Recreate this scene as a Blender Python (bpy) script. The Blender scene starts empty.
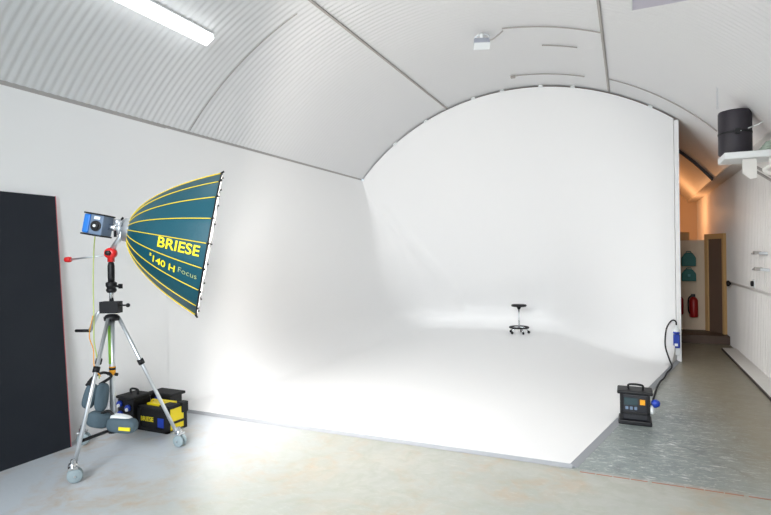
import bpy, bmesh, math, random
from mathutils import Vector, Matrix
random.seed(7)
C = bpy.context.scene.collection
S = bpy.context.scene
PI = math.pi
# ------------------------------------------------------------------ camera
cam = bpy.data.objects.new('camera', bpy.data.cameras.new('camera')); C.objects.link(cam)
cam.data.sensor_width = 36; cam.data.lens = 533.46/771*36
cam.data.shift_y = -2.1/771
cam.data.clip_start = .05
cam.matrix_world = Matrix.Translation((0,0,1.7)) @ Matrix.Rotation(.4265,4,'Z') @ Matrix.Rotation(PI/2,4,'X') @ Matrix.Rotation(-.0132,4,'Z')
S.camera = cam
# ------------------------------------------------------------------ world: soft daylight coming in through the open front of the arch
w = bpy.data.worlds.new('world'); S.world = w; w.use_nodes = True
w.node_tree.nodes['Background'].inputs[0].default_value = (.76,.88,1,1)
w.node_tree.nodes['Background'].inputs[1].default_value = 1.3
S.view_settings.view_transform = 'Standard'; S.view_settings.look = 'None'
S.view_settings.exposure = .1; S.view_settings.gamma = 1
def light(name, kind, loc, energy, col, **kw):
    l = bpy.data.lights.new(name, kind); l.energy = energy; l.color = col
    for k,v in kw.items(): setattr(l,k,v)
    o = bpy.data.objects.new(name, l); C.objects.link(o); o.location = loc; return o
light('corridor_lamp','POINT',(.95,14.3,2.55),24,(1,.50,.22),shadow_soft_size=.12)
o_ = light('added_fill_light','AREA',(-1.2,-2.4,3.7),118,(.95,.98,1), size=2.4, spread=math.radians(66)); o_.data.shape='SQUARE'  # unseen fill, added behind the camera to brighten the cyclorama and floor
o_.rotation_euler = (Vector((-2.4,7.0,.3))-Vector((-1.2,-2.4,3.7))).to_track_quat('-Z','Y').to_euler()
# studio lamp source is placed with the reflector below
# ------------------------------------------------------------------ helpers
def lin(c): return tuple(((x/12.92) if x<=.04045 else ((x+.055)/1.055)**2.4) for x in c)
def rgb(r,g,b): return lin((r/255,g/255,b/255))+(1,)
def mat(name, col, rough=.6, metal=0, emit=None, es=0, bump=None, var=None, spec=None):
    m = bpy.data.materials.new(name); m.use_nodes = True
    n = m.node_tree.nodes; L = m.node_tree.links; b = n['Principled BSDF']
    b.inputs['Base Color'].default_value = col; b.inputs['Roughness'].default_value = rough; b.inputs['Metallic'].default_value = metal
    if spec is not None: b.inputs['Specular IOR Level'].default_value = spec
    if emit: b.inputs['Emission Color'].default_value = emit; b.inputs['Emission Strength'].default_value = es
    if bump or var:
        tc = n.new('ShaderNodeTexCoord'); nz = n.new('ShaderNodeTexNoise')
        nz.inputs['Scale'].default_value = (bump or var)[0]; nz.inputs['Detail'].default_value = 4
        L.new(tc.outputs['Object'], nz.inputs['Vector'])
        if bump:
            bp = n.new('ShaderNodeBump'); bp.inputs['Strength'].default_value = bump[1]; bp.inputs['Distance'].default_value = .01
            L.new(nz.outputs[0], bp.inputs['Height']); L.new(bp.outputs[0], b.inputs['Normal'])
        if var:
            mx = n.new('ShaderNodeMix'); mx.data_type = 'RGBA'
            mx.inputs[6].default_value = col; mx.inputs[7].default_value = var[1]
            L.new(nz.outputs[0], mx.inputs[0]); L.new(mx.outputs[2], b.inputs['Base Color'])
    return m
M = dict(
 cyc=mat('white cyclorama paint', (.90,.90,.895,1), .55, var=(1.5,(.89,.89,.89,1)), spec=.3),
 wall=mat('white wall paint', (.80,.815,.83,1), .6, var=(2,(.78,.80,.82,1))),
 vault=mat('white corrugated lining', (.765,.77,.775,1), .45, var=(.7,(.745,.75,.755,1))),
 panel=mat('cream ribbed panel', (.80,.77,.74,1), .5),
 ply=mat('brown plywood edge', rgb(120,100,90), .8),
 dark=mat('dark rib and shadow strip', rgb(60,52,50), .6),
 greystrip=mat('grey edge strip', rgb(160,163,168), .6),
 seam=mat('grey flashing', rgb(165,160,155), .5),
 ledge=mat('white painted ledge', (.86,.84,.80,1), .6, var=(8,(.78,.76,.72,1))),
 black=mat('matte black board', rgb(34,38,46), .7, var=(3,rgb(40,44,50)), spec=.25),
 blk=mat('black plastic', rgb(19,19,22), .5, spec=.35),
 rub=mat('black rubber', rgb(22,22,24), .75),
 chrome=mat('chrome steel', (.75,.77,.79,1), .22, 1),
 alu=mat('satin aluminium', (.72,.75,.78,1), .38, .85),
 teal=mat('teal reflector fabric', rgb(16,76,90), .38, bump=(40,.1)),
 silver=mat('silver reflector lining', (.85,.85,.85,1), .35, .6),
 yel=mat('yellow fibreglass rib', rgb(235,205,40), .4),
 ytext=mat('yellow print', rgb(245,225,40), .5),
 gtext=mat('pale grey green print', rgb(170,185,130), .5),
 red=mat('red knob', rgb(220,40,40), .35),
 redm=mat('red cylinder paint', rgb(165,28,28), .35),
 rede=mat('pink red board edge', rgb(215,110,120), .6),
 blue=mat('blue plastic', rgb(30,120,210), .35),
 dblue=mat('dark blue socket plastic', rgb(25,60,165), .35),
 white=mat('white plastic', rgb(235,238,238), .4),
 greyd=mat('grey blue housing', rgb(105,125,150), .4),
 lime=mat('lime green sleeve', rgb(160,220,90), .5),
 orange=mat('orange sticker', rgb(240,165,30), .5),
 bag=mat('grey blue bag fabric', rgb(80,98,108), .85, bump=(30,.5)),
 case=mat('yellow case side', rgb(245,220,20), .45),
 kit=mat('green kit case', rgb(10,105,100), .5),
 wood=mat('pale wood frame', rgb(215,175,120), .6),
 door=mat('dull brown door', rgb(120,98,84), .6),
 peach=mat('cream end wall', rgb(225,205,180), .7),
 brownf=mat('dark brown floor', rgb(92,70,55), .55, var=(6,rgb(80,60,48))),
 tube=mat('lit tube', (1,1,1,1), .5, emit=(.95,.98,1,1), es=5),
 lens=mat('floodlight glass', rgb(235,240,242), .15),
 cable=mat('pale green cable', rgb(190,205,120), .5),
 bulb=mat('lit lamp glass', (1,1,1,1), .5, emit=(1,.93,.82,1), es=12),
 vlt2=mat('lilac grey sheet', rgb(200,197,212), .5),
 drum=mat('black speaker housing', rgb(36,31,40), .55),
 tape=mat('red tape', rgb(172,118,100), .6),
)
# concrete floor
def floor_mat():
    m = bpy.data.materials.new('polished stained concrete'); m.use_nodes = True
    n = m.node_tree.nodes; L = m.node_tree.links; b = n['Principled BSDF']
    tc = n.new('ShaderNodeTexCoord')
    def noise(scale, vec=None, detail=5, rough=.6, dist=0):
        z = n.new('ShaderNodeTexNoise'); z.inputs['Scale'].default_value = scale; z.inputs['Detail'].default_value = detail
        z.inputs['Roughness'].default_value = rough; z.inputs['Distortion'].default_value = dist
        L.new(vec or tc.outputs['Object'], z.inputs['Vector']); return z.outputs[0]
    def ramp(v, a, c):
        r = n.new('ShaderNodeMapRange'); r.inputs[1].default_value = a; r.inputs[2].default_value = c; L.new(v, r.inputs[0]); return r.outputs[0]
    def mix(f, a, c):
        x = n.new('ShaderNodeMix'); x.data_type = 'RGBA'
        (L.new(f, x.inputs[0]) if not isinstance(f,float) else setattr(x.inputs[0],'default_value',f))
        for i,q in ((6,a),(7,c)):
            if isinstance(q, tuple): x.inputs[i].default_value = q
            else: L.new(q, x.inputs[i])
        return x.outputs[2]
    def math_(op, a, c):
        x = n.new('ShaderNodeMath'); x.operation = op
        for i,q in ((0,a),(1,c)):
            if isinstance(q,(int,float)): x.inputs[i].default_value = q
            else: L.new(q, x.inputs[i])
        return x.outputs[0]
    sep = n.new('ShaderNodeSeparateXYZ'); L.new(tc.outputs['Object'], sep.inputs[0])
    X, Y = sep.outputs[0], sep.outputs[1]
    n1 = noise(.9); n2 = noise(5, dist=1.2); n3 = noise(22)
    base = mix(ramp(n1,.35,.65), rgb(168,173,167), rgb(184,184,175))
    base = mix(ramp(n2,.45,.75), base, rgb(168,172,160))
    # paler bluish tint by the left wall: cool light painted into the concrete
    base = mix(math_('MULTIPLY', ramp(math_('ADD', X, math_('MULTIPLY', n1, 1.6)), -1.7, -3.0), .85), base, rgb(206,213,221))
    # rusty tan stains spread over the foreground
    st = math_('MULTIPLY', ramp(noise(1.3, dist=1.2),.46,.66), ramp(noise(6, dist=.8),.35,.65))
    stf = math_('MULTIPLY', st, .6)
    base = mix(stf, base, rgb(188,156,116))
    # older olive brown concrete past the tape, on the corridor side
    mb = math_('MULTIPLY', ramp(math_('ADD', X, math_('MULTIPLY', n1,.8)), -.2, 1.3), ramp(math_('ADD', Y, math_('MULTIPLY', n2,.6)), 4.4, 5.4))
    base = mix(math_('MULTIPLY', mb, .9), base, rgb(135,128,108))
    # bluish grey worn patch beside the cyclorama
    dx = math_('ABSOLUTE', math_('SUBTRACT', X, .05), 0); 
    mp = math_('MULTIPLY', ramp(math_('ADD', X, math_('MULTIPLY', n2,.4)), 1.25, .75), ramp(Y, 4.38, 4.46))
    mp = math_('MULTIPLY', mp, ramp(math_('ADD', Y, math_('MULTIPLY', n1,2)), 9.6, 7.2))
    mp = math_('MULTIPLY', mp, ramp(X, -.75, -.55))
    base = mix(math_('MULTIPLY', mp, .85), base, rgb(128,140,140))
    base = mix(math_('MULTIPLY', ramp(n2,.5,.7), math_('MULTIPLY', mp,.5)), base, rgb(92,102,104))
    # pale scuffs
    mpn = n.new('ShaderNodeMapping'); mpn.inputs['Scale'].default_value = (5,16,1); mpn.inputs['Rotation'].default_value = (0,0,.4)
    L.new(tc.outputs['Object'], mpn.inputs[0])
    sc = ramp(noise(1.9, mpn.outputs[0], 6, .75, 1.2), .54, .66)
    mask = math_('ADD', math_('MULTIPLY', mp, .85), .15)
    base = mix(math_('MULTIPLY', sc, mask), base, rgb(226,228,226))
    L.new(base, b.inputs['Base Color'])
    L.new(ramp(n2,.2,1.2), b.inputs['Roughness'])
    rr = n.new('ShaderNodeMapRange'); rr.inputs[3].default_value = .26; rr.inputs[4].default_value = .5; L.new(n2, rr.inputs[0]); L.new(rr.outputs[0], b.inputs['Roughness'])
    bp = n.new('ShaderNodeBump'); bp.inputs['Strength'].default_value = .12; bp.inputs['Distance'].default_value = .01
    L.new(n3, bp.inputs['Height']); L.new(bp.outputs[0], b.inputs['Normal'])
    return m
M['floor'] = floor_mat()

def obj(name, bm, m, parent=None, smooth=False, bevel=0, loc=None):
    me = bpy.data.meshes.new(name); bmesh.ops.recalc_face_normals(bm, faces=bm.faces); bm.to_mesh(me); bm.free()
    o = bpy.data.objects.new(name, me); C.objects.link(o)
    me.materials.append(M[m] if isinstance(m,str) else m)
    if smooth:
        for p in me.polygons: p.use_smooth = True
    if bevel:
        b = o.modifiers.new('bevel','BEVEL'); b.width = bevel; b.segments = 2; b.limit_method = 'ANGLE'
    if parent: o.parent = parent
    return o
def recenter(o):      # origin of a top-level mesh at its base centre
    vs = [v.co.copy() for v in o.data.vertices]
    c = Vector(((min(v.x for v in vs)+max(v.x for v in vs))/2, (min(v.y for v in vs)+max(v.y for v in vs))/2, min(v.z for v in vs)))
    for v in o.data.vertices: v.co -= c
    o.location = c; return o
def tag(o, label, cat, group=None, kind=None):
    o['label'] = label; o['category'] = cat
    if group: o['group'] = group
    if kind: o['kind'] = kind
    return o
def thing(name, loc, label, cat, group=None):
    o = bpy.data.objects.new(name, None); o.empty_display_size = .1; C.objects.link(o)
    o.location = loc; bpy.context.view_layer.update(); return tag(o,label,cat,group)
def adopt(t):         # children were built in world coordinates: keep them where they are
    for ch in [o for o in C.objects if o.parent == t]:
        ch.matrix_parent_inverse = Matrix.Translation(t.location).inverted()
def struct(name, bm, m, **k):
    o = obj(name, bm, m, **k); o['kind'] = 'structure'; return o
def B(): return bmesh.new()
def box(bm, a, b, mtx=None):
    vs = [bm.verts.new((x,y,z)) for x in (a[0],b[0]) for y in (a[1],b[1]) for z in (a[2],b[2])]
    for f in ((0,1,3,2),(4,6,7,5),(0,4,5,1),(2,3,7,6),(0,2,6,4),(1,5,7,3)): bm.faces.new([vs[i] for i in f])
    if mtx is not None:
        for v in vs: v.co = mtx @ v.co
    return bm
def frame(d):
    d = Vector(d).normalized(); u = d.cross(Vector((0,0,1)))
    if u.length < 1e-3: u = Vector((1,0,0))
    u.normalize(); return d,u,u.cross(d).normalized()
def tube(bm, pts, r, n=10, caps=True):
    pts = [Vector(p) for p in pts]; rs = r if isinstance(r,(list,tuple)) else [r]*len(pts)
    rings = []; pu = None
    for i,p in enumerate(pts):
        d = (pts[min(i+1,len(pts)-1)]-pts[max(i-1,0)]).normalized()
        if pu is None: _,u,_ = frame(d)
        else:
            u = pu - d*pu.dot(d)
            u = u.normalized() if u.length>1e-4 else frame(d)[1]
        pu = u; v = d.cross(u)
        rings.append([bm.verts.new(p+rs[i]*(math.cos(2*PI*k/n)*u+math.sin(2*PI*k/n)*v)) for k in range(n)])
    for a,b in zip(rings,rings[1:]):
        for k in range(n): bm.faces.new((a[k],a[(k+1)%n],b[(k+1)%n],b[k]))
    if caps: bm.faces.new(rings[0][::-1]); bm.faces.new(rings[-1])
    return bm
def lathe(bm, prof, origin, axis=(0,0,1), n=24):
    o = Vector(origin); d,u,v = frame(axis)
    rings = [[bm.verts.new(o+d*h+max(r,1e-4)*(math.cos(2*PI*k/n)*u+math.sin(2*PI*k/n)*v)) for k in range(n)] for r,h in prof]
    for a,b in zip(rings,rings[1:]):
        for k in range(n): bm.faces.new((a[k],a[(k+1)%n],b[(k+1)%n],b[k]))
    bm.faces.new(rings[0][::-1]); bm.faces.new(rings[-1]); return bm
def ball(bm, c, r, sc=(1,1,1), rot=None, nu=20, nv=12, p=1.0):
    c = Vector(c); f = lambda t: math.copysign(abs(t)**p, t)
    rows = []
    for j in range(1,nv):
        th = PI*j/nv
        row = []
        for i in range(nu):
            ph = 2*PI*i/nu
            q = Vector((f(math.sin(th))*f(math.cos(ph))*sc[0], f(math.sin(th))*f(math.sin(ph))*sc[1], f(math.cos(th))*sc[2]))*r
            if rot is not None: q = rot @ q
            row.append(bm.verts.new(c+q))
        rows.append(row)
    T = Vector((0,0,sc[2]))*r; 
    if rot is not None: T = rot @ T
    t = bm.verts.new(c+T); bt = bm.verts.new(c-T)
    for a,b in zip(rows,rows[1:]):
        for i in range(nu): bm.faces.new((a[i],b[i],b[(i+1)%nu],a[(i+1)%nu]))
    for i in range(nu):
        bm.faces.new((t,rows[0][i],rows[0][(i+1)%nu])); bm.faces.new((bt,rows[-1][(i+1)%nu],rows[-1][i]))
    return bm
def spline(pts, n=8):
    P = [Vector(p) for p in pts]; P = [2*P[0]-P[1]]+P+[2*P[-1]-P[-2]]; out = []
    for i in range(1,len(P)-2):
        for k in range(n):
            t = k/n; a,b,c,d = P[i-1:i+3]
            out.append(.5*((2*b)+(-a+c)*t+(2*a-5*b+4*c-d)*t*t+(-a+3*b-3*c+d)*t**3))
    return out+[P[-2]]
def text_mesh(s, size, bold=0.0):
    cu = bpy.data.curves.new('t','FONT'); cu.body = s; cu.size = size; cu.offset = bold; cu.resolution_u = 4
    cu.align_x = 'CENTER'; cu.align_y = 'CENTER'
    o = bpy.data.objects.new('t', cu); C.objects.link(o); bpy.context.view_layer.update()
    me = bpy.data.meshes.new_from_object(o.evaluated_get(bpy.context.evaluated_depsgraph_get()))
    bm = B(); bm.from_mesh(me); bpy.data.objects.remove(o); bpy.data.curves.remove(cu); bpy.data.meshes.remove(me)
    return bm

# ------------------------------------------------------------------ room dimensions
XL, CX, CZ, R = -4.75, -1.722, .592, 4.002
YB, YF, XS, XW = 9.39, 4.47, 1.46, 1.68
def vz(x, dr=0): return CZ+math.sqrt((R-dr)**2-(x-CX)**2)
A0 = math.atan2(vz(XL)-CZ, XL-CX); A1 = math.atan2(vz(XS)-CZ, XS-CX)
def vp(a, y, dr=0): return Vector((CX+(R-dr)*math.cos(a), y, CZ+(R-dr)*math.sin(a)))
def ang(x): return math.acos((x-CX)/R)
# floor
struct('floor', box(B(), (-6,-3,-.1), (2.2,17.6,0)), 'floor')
# vault: corrugated lining with the ridges running round the arch
bm = B(); per = .0762; K = 6; NA = 44; y0, y1 = -3., 16.2; ny = int((y1-y0)/per*K)
rows = []
for j in range(ny+1):
    y = y0+(y1-y0)*j/ny; d = (.0042-.0034*min(max((y-5.4)/1.4,0),1))*math.cos(2*PI*y/per)
    rows.append([bm.verts.new(vp(A0+(A1-A0)*i/NA, y, d)) for i in range(NA+1)])
for a,b in zip(rows,rows[1:]):
    for i in range(NA): bm.faces.new((a[i],a[i+1],b[i+1],b[i]))
struct('ceiling', bm, 'vault', smooth=True)
# left wall
DEEP_ = 2.95
struct('wall_left', box(B(), (XL-.12,-3,0), (XL,YB+DEEP_+.1,3.17)), 'cyc')
bm = B(); box(bm, (XL-.06,-3,3.16), (XL-.012,YB,3.215)); struct('trim_1', bm, 'seam')
# right wall: vertical ribs, rail, soffit
def ribbed(xw, ya, yb, z0, z1, step, depth):
    bm = B(); n = int((yb-ya)/step); prev = None
    for j in range(n+1):
        y = ya+(yb-ya)*j/n
        for k,(dy,dx) in enumerate(((0,0),(.12,-depth),(.38,-depth),(.5,0))):
            yy = y+dy*step
            if yy > yb: continue
            cur = (bm.verts.new((xw+dx,yy,z0)), bm.verts.new((xw+dx,yy,z1)))
            if prev: bm.faces.new((prev[0],cur[0],cur[1],prev[1]))
            prev = cur
    return bm
struct('wall_right', ribbed(XW, -3, 16.2, 0, 3.03, .1, .02), 'panel')
struct('wall_right_backing', box(B(), (XW+.02,-3,0), (XW+.12,16.2,3.3)), 'panel')
struct('trim_2', box(B(), (XS-.02,-3,3.0), (XW+.05,16.2,3.03)), 'panel')           # soffit where vault meets the wall
bm = box(B(), (XW-.03,-3,1.115), (XW-.005,11.3,1.15)); struct('trim_3', bm, 'panel', bevel=.006)
struct('baseboard_right', box(B(), (XS,-3,0), (XW+.02,10.75,.035)), 'ledge', bevel=.006)
struct('trim_4', box(B(), (XS-.012,-3,0), (XS,10.75,.03)), 'dark')  # dark strip standing in for the shadow along the ledge edge
# cyclorama: left cove wall, vertical corner, back wall, all one surface
r0 = .6
DEEP = 2.85
def sm(t): t = min(max(t,0),1); return t*t*(3-2*t)
def yback(x, z, zt):     # the painted wall leans back from its arched head down to a deeper foot
    return YB + DEEP*sm((.62-x)/2.4)*max(1-max(z-.2,0)/(zt-.2),0)**1.15
def cyc_path(z, zt=None):
    c = r0-math.sqrt(max(r0*r0-(r0-z)**2,0)) if z < r0 else 0
    t = sm((z-.7)/2.45); rc = (1.2*(1-t)+.03*t)
    if zt is None: zt = 3.175
    x0, yb = XL+.006+c, yback(-4,z,zt)-c
    rr = max(rc-c,.002); cxx, cyy = XL+.006+rc, yback(-4,z,zt)-rc
    P = [(XL+.006+c*sm(i/4), YF+(cyy-YF)*i/14) for i in range(14)]
    for i in range(9):
        a = PI-PI/2*i/8; P.append((cxx+rr*math.cos(a), cyy+rr*math.sin(a)))
    xe = .665-.2246*c
    for i in range(1,41):
        x = cxx+(xe-cxx)*i/40; P.append((x, yback(x,z,zt if zt!=3.175 else vz(x)-.035)-c))
    return P
FZ = .022
bm = B(); zs = []
for i in range(9):
    a = PI/2*i/8; zs.append(r0*(1-math.cos(a))+FZ*(1-i/8))
rows = []
for z in zs: rows.append([bm.verts.new((x,y,z)) for x,y in cyc_path(min(z,r0) if z>FZ else 0)])
KR = 20
NP = len(rows[0])
topx = cyc_path(3.1)
ztop = [3.175 if i < 22 else vz(topx[i][0])-.035 for i in range(NP)]
for k in range(1,KR+1):
    row = []
    for i in range(NP):
        z = r0+(ztop[i]-r0)*k/KR
        x,y = cyc_path(z, ztop[i] if i>22 else None)[i]
        row.append(bm.verts.new((x,y,z)))
    rows.append(row)
for a,b in zip(rows,rows[1:]):
    for i in range(len(a)-1): bm.faces.new((a[i],a[i+1],b[i+1],b[i]))
# right end cap and thickness
xe, ye = .665, YB
cap = [r_[-1] for r_ in rows[:9]]
e1 = bm.verts.new((xe+.01,YB+.05,r0)); e0 = bm.verts.new((xe+.01,YB+.05,0)); g = bm.verts.new((rows[0][-1].co.x, rows[0][-1].co.y, 0))
bm.faces.new(cap+[e1,e0,g])
o = struct('wall_cyclorama', bm, 'cyc')
for p in o.data.polygons: p.use_smooth = len(p.vertices) == 4
# cyclorama floor slab
path0 = cyc_path(0)
bm = B(); loop = [(x,y) for x,y in path0]+[(-.439,YF)]
tp = [bm.verts.new((x,y,FZ)) for x,y in loop]; bt = [bm.verts.new((x,y,.001)) for x,y in loop]
bm.faces.new(tp); bm.faces.new(bt[::-1])
for i in range(len(loop)):
    j = (i+1)%len(loop); bm.faces.new((tp[i],tp[j],bt[j],bt[i]))
struct('floor_cyclorama', bm, 'cyc')
# bevelled grey edge strip round the slab
bm = B()
def ramp_strip(bm, a, b, nrm, wd, h):
    a,b,nrm = Vector(a),Vector(b),Vector(nrm)
    v = [bm.verts.new(q) for q in (a+Vector((0,0,h)), b+Vector((0,0,h)), b+nrm*wd+Vector((0,0,.002)), a+nrm*wd+Vector((0,0,.002)), a, b)]
    bm.faces.new((v[0],v[1],v[2],v[3])); bm.faces.new((v[0],v[3],v[4])); bm.faces.new((v[1],v[5],v[2])); bm.faces.new((v[4],v[3],v[2],v[5]))
ramp_strip(bm, (XL+.01,YF-.002,0), (-.42,YF-.002,0), (0,-1,0), .045, FZ)
ramp_strip(bm, (-.437,YF,0), (.668,YB,0), (.976,-.219,0), .055, FZ)
struct('trim_5', bm, 'greystrip')
# plywood behind the cyclorama head, right post, corridor side wall
bm = B()
xs = [XL+(.672-XL)*i/40 for i in range(41)]; fr_ = []
for x in xs: fr_.append([bm.verts.new((x,yy,zz)) for yy,zz in ((YB+.06,vz(x)-.004),(YB+.09,vz(x)-.004),(YB+.09,vz(x)-.06),(YB+.06,vz(x)-.06))])
for p,q in zip(fr_,fr_[1:]):
    for k in range(4): bm.faces.new((p[k],p[(k+1)%4],q[(k+1)%4],q[k]))
bm.faces.new(fr_[0]); bm.faces.new(fr_[-1][::-1])
struct('trim_11', bm, 'ply')
struct('trim_6', box(B(), (.672,YB-.02,0), (.735,YB+.11,vz(.74)-.012)), 'cyc')
struct('wall_corridor_left', box(B(), (.45,YB+.11,0), (.55,16.2,vz(.5))), 'peach')
# light-coloured clips round the arch head
for i,x in enumerate((-4.05,-3.42,-2.5,-1.98,-1.32,-.8,.36)):
    a = ang(x); p = vp(a, YB-.004, .022); d = Vector((math.cos(a),0,math.sin(a))); t_ = Vector((-math.sin(a),0,math.cos(a)))
    mt = Matrix((t_,(0,1,0),d)).transposed().to_4x4(); mt.translation = p
    tag(recenter(obj('clip', box(B(), (-.035,-.006,-.025),(.035,.012,.02), mt), 'white')), 'small white clip bridging the dark gap between back wall and arch','clip','clips round the arch head')
# seam flashings on the vault
for i,(x,ya,yb) in enumerate(((-2.992,-3,YB),(-.244,-3,YB))):
    a = ang(x); p = vp(a,0,.014); d = Vector((math.cos(a),0,math.sin(a))); t_ = Vector((-math.sin(a),0,math.cos(a)))
    mt = Matrix((t_,(0,1,0),d)).transposed().to_4x4(); mt.translation = p
    struct('trim_%d'%(7+i), box(B(), (-.013,ya,-.008),(.013,yb,.012), mt), 'seam')
def arc_strip(y, xa, xb, wd, dr, th, n=40):
    bm = B(); rs = []
    a0, a1 = ang(xa), ang(xb)
    for i in range(n+1):
        a = a0+(a1-a0)*i/n
        rs.append([bm.verts.new(vp(a, y-wd/2, dr)), bm.verts.new(vp(a, y+wd/2, dr)), bm.verts.new(vp(a, y+wd/2, dr-th)), bm.verts.new(vp(a, y-wd/2, dr-th))])
    for p,q in zip(rs,rs[1:]):
        for k in range(4): bm.faces.new((p[k],p[(k+1)%4],q[(k+1)%4],q[k]))
    bm.faces.new(rs[0]); bm.faces.new(rs[-1][::-1]); return bm
struct('trim_9', arc_strip(4.83, XL+.01, -3.2, .007, .010, .006), 'seam')
struct('trim_10', arc_strip(11.42, .3, XS, .04, .05, .05), 'dark')       # dark rib where the corridor end begins
# corridor end
struct('floor_corridor_step', box(B(), (.55,11.35,0), (XW,16.2,.15)), 'brownf')
struct('wall_corridor_partition', box(B(), (.55,12.15,.15), (1.40,12.22,1.92)), 'peach')
struct('wall_end', box(B(), (.5,16.2,0), (XW+.1,16.3,3.7)), 'peach')
# angled doorway: frame, leaf
hx, hy, fx, fy = 1.655, 11.62, 1.42, 12.13
dv = Vector((fx-hx, fy-hy, 0)); dl = dv.length; dv.normalize(); nv_ = Vector((-dv.y, dv.x, 0))
mt = Matrix((dv,nv_,(0,0,1))).transposed().to_4x4(); mt.translation = (hx,hy,.15)
dr_ = box(B(), (.05,-.02,0), (dl-.07,.02,1.78), mt); D = struct('door_1', dr_, 'door')
bm = B(); box(bm, (dl-.07,-.05,0),(dl+.02,.05,1.88),mt); box(bm,(-.0,-.05,0),(.05,.05,1.88),mt); box(bm,(.05,-.05,1.78),(dl-.07,.05,1.88),mt)
fr = obj('door_frame', bm, 'wood', D)
bm = B(); box(bm,(dl-.075,-.085,.70),(dl+.01,-.05,.92),mt); h_ = obj('door_handle', bm, 'kit', D, bevel=.01); h_['label'] = 'dark green push plate'
# ------------------------------------------------------------------ large things first: black board
bm = B()
tl = .09
for_v = [(-4.62,2.04,0),(-4.62,3.215,0),(-4.725,3.17,2.275),(-4.725,1.99,2.275)]
def slab(bm, q, t):
    a = [bm.verts.new(Vector(p)) for p in q]; b = [bm.verts.new(Vector(p)+Vector(t)) for p in q]
    bm.faces.new(a); bm.faces.new(b[::-1])
    for i in range(4): bm.faces.new((a[i],a[(i+1)%4],b[(i+1)%4],b[i]))
bd = thing('black_board', (-4.63,2.7,0), 'tall black board leaning against the left wall behind the lamp stand', 'board')
slab(bm, for_v, (-.018,0,.0)); obj('panel', bm, 'black', bd)
bm = B(); slab(bm, [(-4.621,3.216,.0),(-4.621,3.222,0),(-4.726,3.177,2.277),(-4.726,3.171,2.277)], (-.018,0,0)); e_=obj('edge_tape', bm, 'rede', bd); e_['label']='pinkish red edge strip'
adopt(bd)

# ------------------------------------------------------------------ wheeled wind-up stand
SC = Vector((-4.06,3.21,0)); W = [Vector((-3.871,2.709,0)), Vector((-3.717,3.608,0)), Vector((-4.586,3.303,0))]
st = thing('light_stand', SC, 'silver wheeled wind-up tripod stand carrying the big teal reflector', 'stand')
V = lambda z,dx=0,dy=0: SC+Vector((dx,dy,z))
obj('column', tube(B(), [V(.2),V(1.22)], .024, 16), 'alu', st, True)
obj('inner_column', tube(B(), [V(1.30),V(1.52)], .018, 14), 'chrome', st, True)
obj('upper_rod', lathe(B(), [(.016,0),(.026,.0),(.028,.04),(.028,.14),(.022,.17),(.014,.175),(.014,.2)], V(1.5)), 'blk', st, True)
bm = B(); lathe(bm, [(.03,0),(.042,.015),(.042,.03),(.034,.04),(.045,.06),(.045,.085),(.02,.1)], V(1.41)); tube(bm,[V(1.465),V(1.465,.075,.03)],.01,8); box(bm,(SC.x+.06,SC.y+.02,1.445),(SC.x+.09,SC.y+.04,1.485)); obj('collar', bm, 'blk', st)
bm = B(); box(bm, (-.085,-.045,1.235),(.075,.045,1.335), Matrix.Translation(SC)@Matrix.Rotation(.42,4,'Z')); tube(bm,[V(1.30,.06,.03),V(1.30,.125,.055)],.008,8); ball(bm,V(1.30,.13,.057),.018)
obj('winch_box', bm, 'blk', st, bevel=.008)
bm = B(); tube(bm, [V(1.26,-.08,-.035), V(1.235,-.105,-.05), V(1.19,-.12,-.06), V(1.085,-.17,-.08)], [.012,.014,.017,.014], 10); cr = obj('crank_handle', bm, 'alu', st, True)
obj('grip', tube(B(), [V(1.085,-.165,-.078), V(1.085,-.285,-.13)], .013, 10), 'blk', cr, True)
obj('spider', lathe(B(), [(.03,0),(.06,.0),(.065,.03),(.045,.05),(.03,.055)], V(1.17), n=18), 'blk', st, True)
for i,wp in enumerate(W):
    d = (wp-SC); d.normalize()
    a = V(1.19)+d*.055; f = wp+Vector((0,0,.135))-d*.02
    lg = obj('leg', tube(B(), [a,f], .0155, 12), 'alu', st, True)
    k = a.lerp(f,.37)
    obj('leg_clamp', tube(B(), [a.lerp(f,.355), a.lerp(f,.395)], .027, 12), 'blk', lg, True)
    # slim inner brace rod, then black spreader to the column foot
    s = d.cross(Vector((0,0,1)))
    lowp = a.lerp(f,.86)
    if i != 1: obj('spreader', tube(B(), [V(.235)+d*.02, lowp], .013, 10), 'blk', st, True)
    # caster
    cs = obj('caster', lathe(B(), [(.012,.0),(.02,.0),(.03,.008),(.03,.03),(.018,.035),(.016,.06)], wp+Vector((0,0,.115))), 'chrome', st, True)
    sw = Matrix.Rotation([.5,-.3,.2][i],3,'Z') @ Vector((.9,.42,0)).normalized(); ax = sw.cross(Vector((0,0,1)))
    c = wp+sw*.012+Vector((0,0,.055))
    bm = B()
    for q in (-.024,.024):
        lathe(bm, [(.01,-.012),(.045,-.012),(.053,-.006),(.055,0),(.053,.006),(.045,.012),(.01,.012)], c+ax*q, ax, 20)
    whl = obj('wheel', bm, mat('grey caster rubber', rgb(150,165,170), .5) if i==0 else bpy.data.materials['grey caster rubber'], cs, True)
    bm = B(); box(bm, (-.04,-.045,.055),(.03,.045,.068), Matrix.Translation(wp+sw*.005+Vector((0,0,.055)))@Matrix(((sw.x,ax.x,0),(sw.y,ax.y,0),(0,0,1))).to_4x4())
    tube(bm,[c-ax*.045,c+ax*.045],.008,8)
    obj('fork', bm, 'chrome', cs)
o_=obj('column_foot', lathe(B(), [(.02,0),(.04,.005),(.045,.03),(.04,.055),(.024,.06)], V(.2)), 'blk', st, True)
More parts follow.
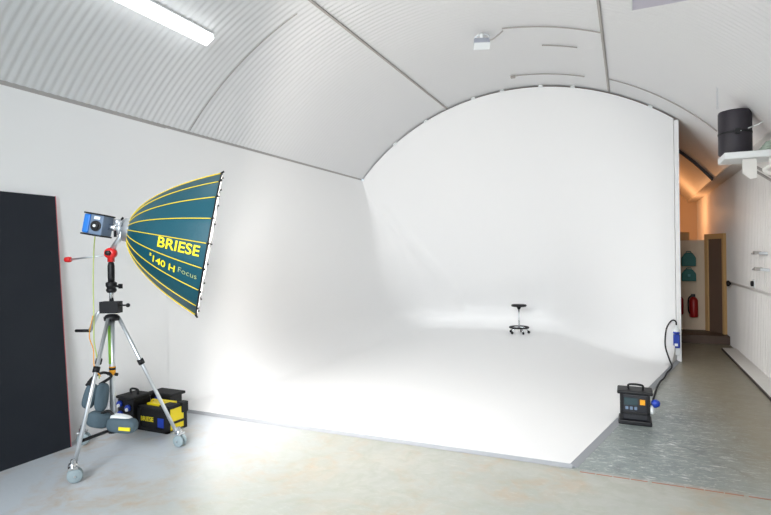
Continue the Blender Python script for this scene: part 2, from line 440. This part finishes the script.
o_=obj('sleeve', tube(B(), [V(.80,.004,-.024),V(1.13,-.002,-.026)], .012, 10), 'lime', st, True); o_['label']='lime green sleeve on the column'
o_=obj('label_sticker', lathe(B(), [(.0262,0),(.0262,.075)], V(.70),n=16), 'orange', st, True); o_['label']='black and orange warning sticker'
obj('label_band', lathe(B(), [(.0268,0),(.0268,.02)], V(.745),n=16), 'blk', st, True)
o_=obj('handle_rod', tube(B(), [V(1.735,-.02,-.01), Vector((-4.385,3.065,1.70))], .008, 8), 'alu', st, True)
obj('knob', lathe(B(), [(.01,0),(.022,.004),(.025,.02),(.022,.05),(.012,.056)], (-4.375,3.07,1.701), (-.92,-.39,-.03), 14), 'red', o_, True)
# tilt head: red clamp and bracket
bm = B(); lathe(bm, [(.02,-.03),(.045,-.028),(.05,0),(.045,.03),(.02,.034)], V(1.75,.0,0), (.41,-.91,0), 18); box(bm,(-.02,-.02,-.06),(.02,.02,.02),Matrix.Translation(V(1.735)))
tilt = obj('tilt_clamp', bm, 'red', st, True)
bm = B(); lathe(bm, [(.004,0),(.022,0),(.022,.03),(.004,.034)], V(1.752,.012,-.03), (.41,-.91,0), 6); obj('clamp_bolt', bm, 'blk', tilt)

# ------------------------------------------------------------------ parabolic reflector and its flash head
vw = Vector((-.679,.7337,.0236)).normalized()
AP = Vector((-3.912,3.277,1.945)); 
camR = Matrix.Rotation(.4265,3,'Z') @ Vector((1,0,0))
ax_ = (camR*.985+Vector((0,0,-.18))); ax_ -= vw*ax_.dot(vw); ax_.normalize()
ax_ = (ax_ - vw*.019).normalized()
near = -vw - ax_*(-vw).dot(ax_); near.normalize()
up = near.cross(ax_); 
if up.z < 0: up = -up
RR, LL = .652, .668; XC = .02
def prad(x): return RR*math.sqrt(max((x+XC)/(LL+XC),0))
def rp(x, phi, off=0):
    r = prad(x)+off; return AP+ax_*x+(up*math.cos(phi)+near*math.sin(phi))*r
rf = thing('parabolic_reflector', SC+Vector((0,0,1.8)), 'large teal parabolic reflector with yellow ribs and yellow lettering on the stand', 'reflector')
NR = 20; SUB = 4
def shell(off, sag):
    bm = B(); rows=[]
    for i in range(25):
        x = .005+LL*(i/24)**1.3*.9925
        rows.append([bm.verts.new(rp(x, 2*PI*k/(NR*SUB), off-sag*prad(x)*(1-abs((k%SUB)/(SUB/2)-1)))) for k in range(NR*SUB)])
    for a,b in zip(rows,rows[1:]):
        for k in range(NR*SUB): bm.faces.new((a[k],a[(k+1)%(NR*SUB)],b[(k+1)%(NR*SUB)],b[k]))
    return bm
obj('canopy', shell(0,.013), 'teal', rf, True)
obj('lining', shell(-.006,.013), 'silver', rf, True)
for k in range(NR):
    ph = 2*PI*k/NR
    rb = obj('rib', tube(B(), [rp(.0+LL*(i/16)**1.4, ph, .003) for i in range(17)], .0042, 6), 'yel', rf, True)
    obj('rib_tip', tube(B(), [rp(LL-.012, ph, .002), rp(LL+.01, ph, .012)], .008, 8), 'blk', rb, True)
bm = B(); N=80; tube(bm, [rp(LL-.004, 2*PI*k/N, -.002) for k in range(N+1)], .0075, 6, False); obj('rim_cord', bm, 'blk', rf, True)
o_=obj('mount_ring', lathe(B(), [(.06,-.05),(.1,-.045),(.105,0),(.12,.012),(.11,.03),(.06,.035)], AP+ax_*-.0, ax_, 28), 'alu', rf, True)
def wrap(s, size, x0, phi0, m, name, bold):
    bm = text_mesh(s, size, bold)
    bmesh.ops.subdivide_edges(bm, edges=[e for e in bm.edges if e.calc_length()>.02], cuts=2)
    for v in bm.verts:
        x = x0+v.co.x; r = prad(x); v.co = rp(x, phi0-v.co.y/r, .004)
    return obj(name, bm, m, rf)
wrap('BRIESE', .118, .445, math.radians(97), 'ytext', 'lettering', .002)
wrap('140 H', .082, .35, math.radians(117.5), 'ytext', 'lettering', .0015)
wrap('Focus', .068, .548, math.radians(116), 'gtext', 'lettering', -.0005)
wrap('s', .05, .24, math.radians(113), 'ytext', 'lettering', .001)
# flash tube on its holder inside
obj('flash_tube', lathe(B(), [(.03,0),(.03,.1),(.045,.11),(.045,.16),(.02,.19)], AP+ax_*.02, ax_, 16), 'bulb', rf, True)
adopt(rf)
L_ = light('studio_lamp_light','POINT', AP+ax_*.567, 125, (1,.94,.88), shadow_soft_size=.09)
# head behind the reflector
hd = thing('flash_head', SC+Vector((-.1,0,1.85)), 'blue and grey flash head box mounted behind the teal reflector', 'flash head')
HB = AP-ax_*.245+Vector((0,0,-.0))
side = (near*.94-ax_*.34).normalized(); fwd_ = (ax_ - side*ax_.dot(side)).normalized(); upv = side.cross(fwd_); 
if upv.z<0: upv=-upv
mh = Matrix((fwd_,side,upv)).transposed().to_4x4(); mh.translation = HB
obj('housing', box(B(), (-.03,-.08,-.085),(.085,.08,.085), mh), 'greyd', hd, bevel=.01)
o_=obj('rear_cover', box(B(), (-.085,-.083,-.08),(-.03,.083,.08), mh), 'blue', hd, bevel=.012)
bm=B(); obj('corner_rail',box(bm,(-.09,-.085,.082),(.09,.085,.095),mh),'blk',hd,bevel=.004); obj('corner_rail',box(B(),(-.09,-.085,-.095),(.09,.085,-.082),mh),'blk',hd,bevel=.004)
o_=obj('dial', lathe(B(), [(.01,0),(.045,0),(.045,.006),(.03,.008),(.03,.022),(.012,.024)], mh@Vector((.03,.08,-.01)), side, 20), 'blk', hd, False)
obj('dial_centre', lathe(B(), [(.004,0),(.013,0),(.012,.006)], mh@Vector((.03,.102,-.01)), side, 12), 'white', o_)
obj('display', box(B(), (.005,.08,.045),(.055,.084,.07), mh), 'white', hd)
obj('neck_tube', tube(B(), [mh@Vector((.09,0,0)), AP-ax_*.05], .028, 18), 'chrome', hd, True)
bm = B()
q0 = V(1.77); q1 = AP-ax_*.07+Vector((0,0,-.07)); q2 = AP-ax_*.08+Vector((0,0,.05))
tube(bm,[q0,q1,q2],[.024,.022,.02],12); lathe(bm,[(.03,0),(.055,0),(.055,.025),(.03,.025)],AP-ax_*.09,ax_,20); box(bm,(-.02,-.04,-.02),(.02,.04,.03),Matrix.Translation(q2)); obj('yoke', bm, 'alu', hd, True)
bm = B(); tube(bm,[q2+Vector((0,0,.01)),q2+Vector((.03,.015,.045))],.009,8); obj('locking_lever', bm, 'blk', hd, True); obj('clamp_grip', tube(B(),[q1+Vector((-.03,-.03,0)),q1+Vector((-.03,-.03,.08))],.012,8), 'blk', hd, True)
adopt(hd); adopt(st)
# cable from head down to the pack
cpts = [mh@Vector((.02,.05,-.1)), Vector((-4.17,3.13,1.75)), Vector((-4.175,3.125,1.5)), Vector((-4.165,3.12,1.2)), Vector((-4.16,3.115,1.0)), Vector((-4.13,3.12,.85)), Vector((-4.12,3.13,.68))]
tag(recenter(obj('cable', tube(B(), spline(cpts), .005, 6), 'cable', None, True)), 'thin yellow green cable hanging from the flash head beside the stand column', 'cable')
cpts = [Vector((-4.15,3.1,1.22)),Vector((-4.185,3.09,1.05)),Vector((-4.15,3.1,.93)),Vector((-4.14,3.1,.78)),Vector((-4.10,3.13,.70))]
tag(recenter(obj('cable', tube(B(), spline(cpts), .004, 6), 'orange', None, True)), 'thin orange cable looping below the winch to the upper sandbag', 'cable')

# ------------------------------------------------------------------ sandbags
def pouch(bm, c, sx, sy, sz, rz, rx=0, ry=0):
    rot = (Matrix.Rotation(rz,3,'Z')@Matrix.Rotation(ry,3,'Y')@Matrix.Rotation(rx,3,'X'))
    ball(bm, c, 1, (sx,sy,sz), rot, 24, 14, .62); return bm
sb = thing('sandbag', (-4.1,3.09,.42), 'grey sandbag pair strapped upright to the column above the lower bag', 'sandbag')
obj('pouch', pouch(B(), (-4.165,3.075,.54), .05,.04,.108,.42,0,.3), 'bag', sb, True)
obj('pouch', pouch(B(), (-4.06,3.105,.535), .05,.042,.12,.42,0,.14), 'bag', sb, True)
bm = B(); tube(bm, spline([(-4.19,3.06,.63),(-4.15,3.10,.70),(-4.09,3.15,.73),(-4.02,3.165,.70),(-4.08,3.10,.64)]), .012, 8); tube(bm,[(-4.07,3.17,.72),(-4.03,3.24,.70)],.014,8); ball(bm,(-4.14,3.06,.66),.025); obj('strap', bm, 'rub', sb, True)
adopt(sb)
sb = thing('sandbag', (-4.02,3.15,.24), 'grey sandbag pair with a yellow label draped low over the stand foot', 'sandbag')
obj('pouch', pouch(B(), (-4.09,3.10,.345), .095,.06,.068,.42,0,.15), 'bag', sb, True)
obj('pouch', pouch(B(), (-3.885,3.16,.305), .125,.065,.062,.42,0,.12), 'bag', sb, True)
ppq = Matrix.Translation((-3.885+.0,3.16,.30))@Matrix.Rotation(.42,4,'Z')@Matrix.Rotation(.1,4,'Y')
o_=obj('brand_label', box(B(), (.0,-.068,-.02),(.095,-.058,.008), ppq), 'ytext', sb); o_['label']='yellow label'
bm = B(); tube(bm, spline([(-4.05,3.09,.40),(-4.0,3.12,.42),(-3.95,3.14,.375)]), .012, 8); obj('strap', bm, 'rub', sb, True)
o_=obj('plastic_wrap', pouch(B(), (-3.91,3.17,.345), .09,.05,.04,.42,0,.2), 'white', sb, True); o_['label']='whitish top flap'
adopt(sb)
# ------------------------------------------------------------------ power packs behind the stand
def text_on(s, size, mtx, m, name, par, bold=0):
    bm = text_mesh(s, size, bold)
    for v in bm.verts: v.co = mtx @ Vector((v.co.x,0,v.co.y))
    return obj(name, bm, m, par)
pk = thing('power_pack', (-4.27,3.93,0), 'black and yellow power pack on the floor with yellow lettering on its front', 'power pack')
X0,X1,Y0,Y1 = -4.455,-4.075,3.815,4.05
obj('body', box(B(), (X0,Y0,.012),(X1,Y1,.235)), 'blk', pk, bevel=.006)
o_=obj('side_panel', box(B(), (X1-.002,Y0+.035,.02),(X1+.006,Y1-.03,.225)), 'case', pk, bevel=.003); o_['label']='yellow side'
obj('corner_band', box(B(), (X1-.002,Y0+.03,.075),(X1+.009,Y1-.028,.10)), 'blk', pk)
o_=obj('lid', box(B(), (X0+.05,Y0+.05,.235),(X1-.09,Y1-.02,.258)), 'case', pk, bevel=.006); o_['label']='yellow top'
bm = B(); box(bm,(X1-.12,Y0+.01,.235),(X1+.02,Y0+.15,.262)); box(bm,(X1-.05,Y1-.06,.16),(X1+.02,Y1+.02,.262)); obj('corner_guard', bm, 'rub', pk, bevel=.006)
bm = B(); 
for a,b in (((X0-.01,Y0-.012,0),(X1+.01,Y0+.03,.03)),((X0-.01,Y0-.012,.215),(X1+.01,Y0+.03,.245)),((X0-.01,Y0-.012,0),(X0+.03,Y0+.03,.245)),((X1-.03,Y0-.012,0),(X1+.01,Y0+.03,.245)),((X1-.03,Y1-.03,0),(X1+.01,Y1+.012,.245))): box(bm,a,b)
obj('frame', bm, 'rub', pk, bevel=.004)
text_on('BRIESE', .062, Matrix.Translation((-4.345,Y0-.003,.115)), 'ytext', 'lettering', pk, .002)
obj('control_panel', box(B(), (-4.20,Y0-.004,.05),(-4.12,Y0+.002,.14)), 'dblue', pk)
bm = B(); tube(bm, spline([(X0+.08,3.9,.25),(X0+.1,3.9,.285),(X1-.14,3.9,.285),(X1-.12,3.9,.25)],5), .009, 8); obj('handle', bm, 'yel', pk, True)
adopt(pk)
bt_ = thing('battery_pack', (-4.59,3.87,0), 'black power unit with blue sockets and carry handle standing left of the yellow lettered pack', 'power pack')
X0,X1,Y0,Y1 = -4.69,-4.475,3.76,3.98
obj('body', box(B(), (X0,Y0,.0),(X1,Y1,.30)), 'blk', bt_, bevel=.012)
obj('lid', box(B(), (X0-.012,Y0-.012,.30),(X1+.012,Y1+.012,.33)), 'rub', bt_, bevel=.01)
obj('handle', tube(B(), spline([(X0+.06,3.87,.325),(X0+.065,3.87,.375),(X1-.06,3.87,.375),(X1-.055,3.87,.325)],5), .011, 8), 'rub', bt_, True)
for k,(zx,zz,cc) in enumerate(((.045,.25,'dblue'),(.05,.15,'dblue'),(.16,.22,'dblue'))):
    s_ = obj('socket', lathe(B(), [(.01,0),(.033,0),(.033,.02),(.026,.03),(.01,.03)], (X0+zx,Y0,zz), (0,-1,0), 18), cc, bt_, True)
    obj('socket_cap', lathe(B(), [(.004,0),(.018,0),(.016,.012)], (X0+zx+.01,Y0-.03,zz-.01), (0,-1,0), 12), 'white', s_)
adopt(bt_)
ad = thing('adapter_box', (-4.38,4.17,0), 'small black box with blue inlets behind the yellow lettered power pack', 'adapter')
obj('body', box(B(), (-4.60,4.08,0),(-4.32,4.25,.27)), 'blk', ad, bevel=.01)
obj('lid', box(B(), (-4.62,4.07,.27),(-4.28,4.26,.30)), 'rub', ad, bevel=.008)
obj('inlet', lathe(B(), [(.01,0),(.02,0),(.02,.015),(.01,.018)], (-4.50,4.08,.24),(0,-1,0),12), 'dblue', ad)
adopt(ad)
# ------------------------------------------------------------------ distribution box by the cyclorama edge
db = thing('power_box', (.045,5.88,0), 'black power distribution box with top handle on the floor at the cyclorama edge', 'power box')
X0,X1,Y0,Y1 = -.085,.175,5.78,5.98
obj('base', box(B(), (X0-.02,Y0-.02,0),(X1+.02,Y1+.02,.045)), 'blk', db, bevel=.01)
obj('body', box(B(), (X0,Y0,.045),(X1,Y1,.30)), mat('charcoal housing', rgb(24,25,32), .5), db, bevel=.012)
bm = B(); box(bm,(X0-.005,Y0-.012,.045),(X0+.025,Y0+.02,.31)); box(bm,(X1-.025,Y0-.012,.045),(X1+.005,Y0+.02,.31)); box(bm,(X0,Y0-.012,.105),(X1,Y0+.01,.13)); obj('corner_frame', bm, 'blk', db, bevel=.005)
obj('lid', box(B(), (X0-.03,Y0-.02,.30),(X1+.03,Y1+.02,.332)), 'blk', db, bevel=.01)
obj('handle', tube(B(), spline([(-.01,5.87,.33),(-.005,5.87,.375),(.11,5.87,.375),(.12,5.87,.33)],5), .011, 8), 'blk', db, True)
obj('warning_sticker', box(B(), (.09,Y0-.014,.205),(.135,Y0-.002,.255)), 'orange', db)
obj('display_window', box(B(), (-.05,Y0-.003,.195),(.07,Y0+.002,.265)), mat('dark teal window', rgb(35,60,66), .2), db)
bm = B()
for k in range(3): box(bm,(-.04+k*.04,Y0-.006,.15),(-.015+k*.04,Y0+.002,.18))
obj('breaker', bm, 'greyd', db)
pl = obj('socket', lathe(B(), [(.02,0),(.045,0),(.045,.045),(.036,.05)], (X1-.005,5.83,.155), (.9,-.35,0), 18), 'white', db, True)
obj('plug', lathe(B(), [(.02,0),(.036,0),(.04,.02),(.034,.05),(.014,.065)], (X1+.03,5.80,.215), (.8,-.2,.4), 16), 'dblue', pl, True)
adopt(db)
# blue wall socket on the cyclorama post and its cable
sk = thing('power_socket', (.69,YB-.05,.12), 'blue and white industrial power socket on the white post end of the back wall', 'socket')
yy = YB-.022
obj('mounting_plate', box(B(), (.615,yy-.03,.10),(.715,yy,.52)), 'white', sk, bevel=.008)
obj('socket_body', box(B(), (.62,yy-.09,.22),(.71,yy-.03,.43)), 'dblue', sk, bevel=.012)
p_=obj('plug', lathe(B(), [(.03,0),(.042,0),(.042,.06),(.028,.075),(.018,.13)], (.665,yy-.065,.44), (0,0,1), 18), 'white', sk, True)
obj('collar', lathe(B(), [(.045,0),(.048,.01),(.045,.03)], (.665,yy-.065,.44), (0,0,1), 18), 'dblue', p_, True)
obj('rating_label', box(B(), (.635,yy-.093,.25),(.68,yy-.09,.29)), 'white', sk)
adopt(sk)
cp = [(.665,yy-.065,.56),(.655,yy-.075,.63),(.60,yy-.09,.64),(.53,yy-.12,.53),(.505,yy-.13,.35),(.51,yy-.18,.22),(.545,9.0,.09),(.56,8.75,.03),(.47,8.3,.03),(.42,7.95,.03),(.36,7.7,.03),(.30,7.3,.03),(.22,6.6,.015),(.16,6.12,.012),(.13,6.03,.05),(.12,5.985,.11)]
tag(recenter(obj('power_cable', tube(B(), spline(cp,8), .011, 8), 'rub', None, True)), 'black power cable looping from the blue wall socket to the black power box', 'cable')
# red tape line
bm = B(); 
for i in range(18):
    xa = -.36+i*.12
    if i in (4,9): xa += .02
    box(bm,(xa,4.378,0),(xa+.112,4.393,.0015))
tp_=tag(recenter(obj('floor_tape', bm, 'tape')), 'thin faded red tape line across the concrete in front of the cyclorama corner', 'tape')
# ------------------------------------------------------------------ stool on its white plinth
sx_, sy_, PZ = -2.10, 11.36, FZ
Q = 1.24
so = thing('stool', (sx_,sy_,PZ), 'small black round stool with a chrome post standing near the back wall', 'stool')
obj('seat', lathe(B(), [(.02,0),(.145,.003),(.158,.014),(.158,.034),(.145,.045),(.02,.05)], (sx_,sy_,PZ+.565)), 'blk', so, True)
obj('post', tube(B(), [(sx_,sy_,PZ+.12),(sx_,sy_,PZ+.54)], .015, 12), 'chrome', so, True)
obj('seat_hub', lathe(B(), [(.015,0),(.025,.005),(.05,.06)], (sx_,sy_,PZ+.505)), 'blk', so, True)
bm = B(); N=40; tube(bm, [(sx_+.19*math.cos(2*PI*k/N),sy_+.19*math.sin(2*PI*k/N),PZ+.13) for k in range(N+1)], .018, 8, False); obj('foot_ring', bm, 'blk', so, True)
for k in range(5):
    a = 2*PI*k/5+.3; ux,uy = math.cos(a),math.sin(a)
    lg = obj('leg', tube(B(), [(sx_,sy_,PZ+.14),(sx_+ux*.1,sy_+uy*.1,PZ+.125),(sx_+ux*.19,sy_+uy*.19,PZ+.06)], [.02,.016,.012], 8), 'chrome', so, True)
    obj('caster', lathe(B(), [(.01,-.015),(.027,-.012),(.03,0),(.027,.012),(.01,.015)], (sx_+ux*.195,sy_+uy*.195,PZ+.03), (-uy,ux,0), 14), 'blk', lg, True)
adopt(so)
# ------------------------------------------------------------------ things on the vault
def vframe(x, y, drop):
    a = ang(x); d = Vector((math.cos(a),0,math.sin(a))); t_ = Vector((math.sin(a),0,-math.cos(a)))
    mt = Matrix((t_,(0,1,0),d)).transposed().to_4x4(); mt.translation = vp(a,y,drop); return mt
mt = vframe(-3.885, 0, .04)
fl_ = thing('tube_light', (-3.885,3.4,3.93), 'lit white fluorescent batten on the left slope of the arch', 'ceiling light')
obj('housing', box(B(), (-.075,2.55,.005),(.075,4.24,.035), mt), 'white', fl_, bevel=.005)
obj('diffuser', box(B(), (-.062,2.57,-.035),(.062,4.225,.005), mt), 'tube', fl_, bevel=.012)
adopt(fl_)
cp_ = thing('ceiling_panel', (.36,4.5,3.72), 'flat lilac grey panel hung under the arch at the upper right edge', 'panel')
obj('sheet', box(B(), (.055,4.0,3.735),(.60,4.96,3.75)), 'vlt2', cp_)
obj('edge_strip', box(B(), (.045,4.0,3.728),(.058,4.965,3.757)), 'white', cp_)
for q in (4.2,4.8): obj('hanger', tube(B(), [(.12,q,3.75),(.12,q,vz(.12)-.004)], .004, 6), 'alu', cp_)
adopt(cp_)
# floodlight
fx_, fy_ = -1.70, 6.86
fd = thing('floodlight', (fx_,fy_,4.45), 'small white floodlight hanging from the crown of the arch', 'floodlight')
mf = Matrix.Translation((fx_,fy_,4.45))@Matrix.Rotation(.35,4,'Z')@Matrix.Rotation(-.35,4,'X')
obj('housing', box(B(), (-.1,-.05,-.035),(.1,.06,.045), mf), mat('light grey housing', rgb(170,175,188), .4), fd, bevel=.012)
obj('glass', box(B(), (-.105,-.055,-.055),(.105,.065,-.035), mf), 'lens', fd, bevel=.004)
bm = B(); tube(bm, spline([(fx_-.1,fy_,4.45),(fx_-.09,fy_,4.53),(fx_+.0,fy_,4.565),(fx_+.09,fy_,4.53),(fx_+.1,fy_,4.45)],5), .01, 8); obj('bracket', bm, 'alu', fd, True)
bm = B(); tube(bm, spline([(fx_+.05,fy_,4.50),(fx_+.12,fy_,4.47),(fx_+.2,fy_-.01,4.50),(fx_+.28,fy_-.02,4.55)],6), .009, 8); obj('lead', bm, 'rub' if 0 else 'seam', fd, True)
ball_ = tube(B(), [(fx_,fy_,4.49),(fx_,fy_,4.572)], .03, 12); obj('ceiling_rose', ball_, 'white', fd, True)
adopt(fd)
def conduit(y, xa, xb, label, r=.009):
    n = 24; a0,a1 = ang(xa),ang(xb)
    return tag(recenter(obj('conduit', tube(B(), [vp(a0+(a1-a0)*i/n, y, .016+r*.6) for i in range(n+1)], r, 8), 'seam', None, True)), label, 'conduit')
conduit(6.8, -1.42, -.26, 'grey conduit running from the floodlight round the arch to the seam')
conduit(7.455, -1.02, -.57, 'short grey conduit on the arch between the floodlight and the back wall')
conduit(8.73, -1.64, -.57, 'grey conduit with an end box on the arch just above the back wall')
conduit(8.62, -.22, 1.16, 'long grey conduit curving down the arch to the black cylindrical speaker')
mt = vframe(-1.66,8.73,.03); tag(recenter(obj('junction_box', box(B(), (-.035,-.03,-.02),(.035,.03,.015), mt), 'seam', bevel=.005)), 'small grey junction box at the left end of the conduit above back wall', 'box')
# wall shelf, speaker drum
SY0, SY1 = 6.95, 7.4
sh = thing('wall_shelf', (1.35,7.2,2.70), 'white shelf bracketed high on the right wall under the black cylindrical speaker', 'shelf')
obj('board', box(B(), (.985,SY0,2.715),(XW-.0,SY1,2.79)), 'white', sh, bevel=.012)
bm = B(); a = [(1.17,7.02,2.71),(1.30,7.02,2.71),(1.30,7.02,2.50),(1.24,7.02,2.49),(1.17,7.02,2.56)]
v0=[bm.verts.new(p) for p in a]; v1=[bm.verts.new((p[0],7.05,p[2])) for p in a]; bm.faces.new(v0); bm.faces.new(v1[::-1])
for i in range(5): bm.faces.new((v0[i],v0[(i+1)%5],v1[(i+1)%5],v1[i]))
obj('hanging_plate', bm, 'ledge', sh)
bm = B(); tube(bm,[(1.66,7.1,2.35),(1.22,7.1,2.70)],.014,8); tube(bm,[(1.66,7.3,2.35),(1.22,7.3,2.70)],.014,8); obj('bracket', bm, 'seam', sh, True)
obj('pipe', tube(B(), spline([(1.42,6.98,2.70),(1.42,6.98,2.62),(1.36,6.98,2.58),(1.42,6.98,2.53),(1.55,6.98,2.53),(XW,6.98,2.53)],5), .022, 8), 'ledge', sh, True)
adopt(sh)
dx_, dy_ = 1.125, 7.18
dr = thing('speaker', (dx_,dy_,2.79), 'black cylindrical speaker drum standing on the white shelf at upper right', 'speaker')
obj('housing', lathe(B(), [(.05,0),(.158,.0),(.165,.012),(.165,.47),(.158,.49),(.05,.495)], (dx_,dy_,2.792), n=40), 'drum', dr, True)
obj('strap', lathe(B(), [(.166,0),(.169,.002),(.169,.02),(.166,.022)], (dx_,dy_,3.02), n=40), 'blk', dr, True)
obj('buckle', box(B(), (-.025,-.19,0),(.025,-.163,.06), Matrix.Translation((dx_,dy_,3.0))), 'blk', dr)
bm = B(); tube(bm,[(dx_+.0,dy_-.175,3.02),(dx_+.16,dy_-.09,3.08)],.008,8); tube(bm,[(dx_+.16,dy_-.09,3.08),(XS,dy_-.05,3.16)],.008,8); obj('tie_bar', bm, 'white', dr, True)
adopt(dr)
bm = B(); p0 = Vector((.95,7.12,3.56))
for k in range(9):
    c = p0-Vector((0,0,.028*k)); mx_ = Matrix.Rotation((k%2)*PI/2+.4,3,'Z')
    tube(bm, [c+mx_@Vector((.010*math.cos(2*PI*i/10),0,.018*math.sin(2*PI*i/10))) for i in range(11)], .0028, 5, False)
tag(recenter(obj('chain', bm, 'alu', None, True)), 'short pale chain hanging from the arch above the black cylindrical speaker', 'chain')
bm = B()
for k in range(6):
    c = Vector((1.40+.012*k,7.1+.01*k,2.80+.02*k)); rr_=.07-.004*k
    tube(bm, [c+Vector((rr_*math.cos(2*PI*i/20),rr_*math.sin(2*PI*i/20)*.8,.008*math.sin(i))) for i in range(21)], .008, 6, False)
tag(recenter(obj('cable_coil', bm, mat('pale green sheath', rgb(190,205,190), .5), None, True)), 'pale greenish cable coil lying on the white shelf beside the speaker', 'cable')
# ------------------------------------------------------------------ right wall fittings
def wallpt(z, y): return Vector((XW-.012, y, z))
k_ = XW/1.75
def yz(y,z): return y*k_, 1.7+(z-1.7)*k_
y_,z_ = yz(9.63,1.20)
so2 = thing('socket_outlet', (XW-.02,y_,z_-.04), 'black round wall socket on a white plate above the rail on the right wall', 'socket')
obj('plate', box(B(), (XW-.03,y_-.06,z_-.06),(XW-.01,y_+.06,z_+.06)), 'white', so2, bevel=.005)
obj('socket', lathe(B(), [(.01,0),(.04,0),(.038,.03),(.02,.035)], (XW-.03,y_,z_), (-1,0,0), 16), 'blk', so2, True); adopt(so2)
tag(recenter(obj('rail_boss', lathe(B(), [(.015,0),(.02,.01),(.05,.03),(.05,.06),(.03,.07)], (XW-.045,10.98,1.13), (-1,0,0), 16), 'blk', None, True)), 'dark round knob at the far end of the rail by the doorway', 'knob')
for (yy0,zz0,lb) in ((9.05,1.655,'upper metal clamp holder with pale jaws on the right wall'),(9.0,1.43,'lower metal clamp holder on the right wall above the rail')):
    y_,z_ = yz(yy0,zz0)
    hk = thing('wall_hook', (XW-.01,y_,z_-.03), lb, 'hook')
    obj('arm', tube(B(), [(XW-.01,y_-.3,z_),(XW-.10,y_-.1,z_+.01),(XW-.12,y_+.12,z_)], [.02,.018,.012], 8), 'alu', hk, True)
    obj('jaw', box(B(), (XW-.14,y_-.16,z_-.01),(XW-.06,y_-.04,z_+.035)), 'seam', hk, bevel=.006)
    adopt(hk)
# corridor items
PY = 12.15
def kit(z0,z1,lb):
    t = thing('first_aid_case', (1.094,PY-.05,z0), lb, 'case', )
    bm = B(); xa,xb = .97,1.215; pts=[(xa,z0),(xb,z0),(xb,z0+.6*(z1-z0)),(xb-.05,z1-.03),(xb-.08,z1-.01),(xa+.08,z1-.01),(xa+.05,z1-.03),(xa,z0+.6*(z1-z0))]
    v0=[bm.verts.new((p[0],PY-.11,p[1])) for p in pts]; v1=[bm.verts.new((p[0],PY-.001,p[1])) for p in pts]; bm.faces.new(v0); bm.faces.new(v1[::-1])
    for i in range(8): bm.faces.new((v0[i],v0[(i+1)%8],v1[(i+1)%8],v1[i]))
    obj('shell', bm, 'kit', t, bevel=.01)
    obj('handle', tube(B(), spline([(1.05,PY-.06,z1-.015),(1.06,PY-.06,z1+.012),(1.125,PY-.06,z1+.012),(1.135,PY-.06,z1-.015)],4), .008, 6), 'kit', t, True)
    obj('emblem', box(B(), (1.07,PY-.114,z0+.09),(1.115,PY-.108,z0+.135)), mat('pale green print', rgb(90,160,165), .5) if z0<1.3 else 'kit', t)
    adopt(t)
kit(1.41,1.685,'upper dark green wall case on the partition in the orange lit corridor')
kit(1.115,1.36,'lower dark green wall case above the red fire extinguishers')
for (xx,z0,z1,lb) in ((.915,.45,.86,'red fire extinguisher partly hidden by the white post'),(1.165,.40,.86,'red fire extinguisher hung on the corridor partition with black hose')):
    t = thing('fire_extinguisher', (xx,PY-.1,z0), lb, 'fire extinguisher')
    obj('cylinder', lathe(B(), [(.03,0),(.07,.005),(.078,.03),(.078,(z1-z0)*.72),(.06,(z1-z0)*.82),(.025,(z1-z0)*.88)], (xx,PY-.085,z0)), 'redm', t, True)
    obj('valve', box(B(), (xx-.04,PY-.1,z0+(z1-z0)*.88),(xx+.03,PY-.06,z1)), 'blk', t)
    obj('hose', tube(B(), spline([(xx-.04,PY-.1,z1-.03),(xx-.09,PY-.12,z1-.1),(xx-.095,PY-.14,z0+.15),(xx-.07,PY-.15,z0+.08)],5), .012, 6), 'rub', t, True)
    adopt(t)
tag(recenter(obj('cupboard', box(B(), (.86,12.3,.15),(1.13,12.6,2.09)), 'wood', bevel=.01)), 'tan cupboard top showing above the corridor partition', 'cupboard')
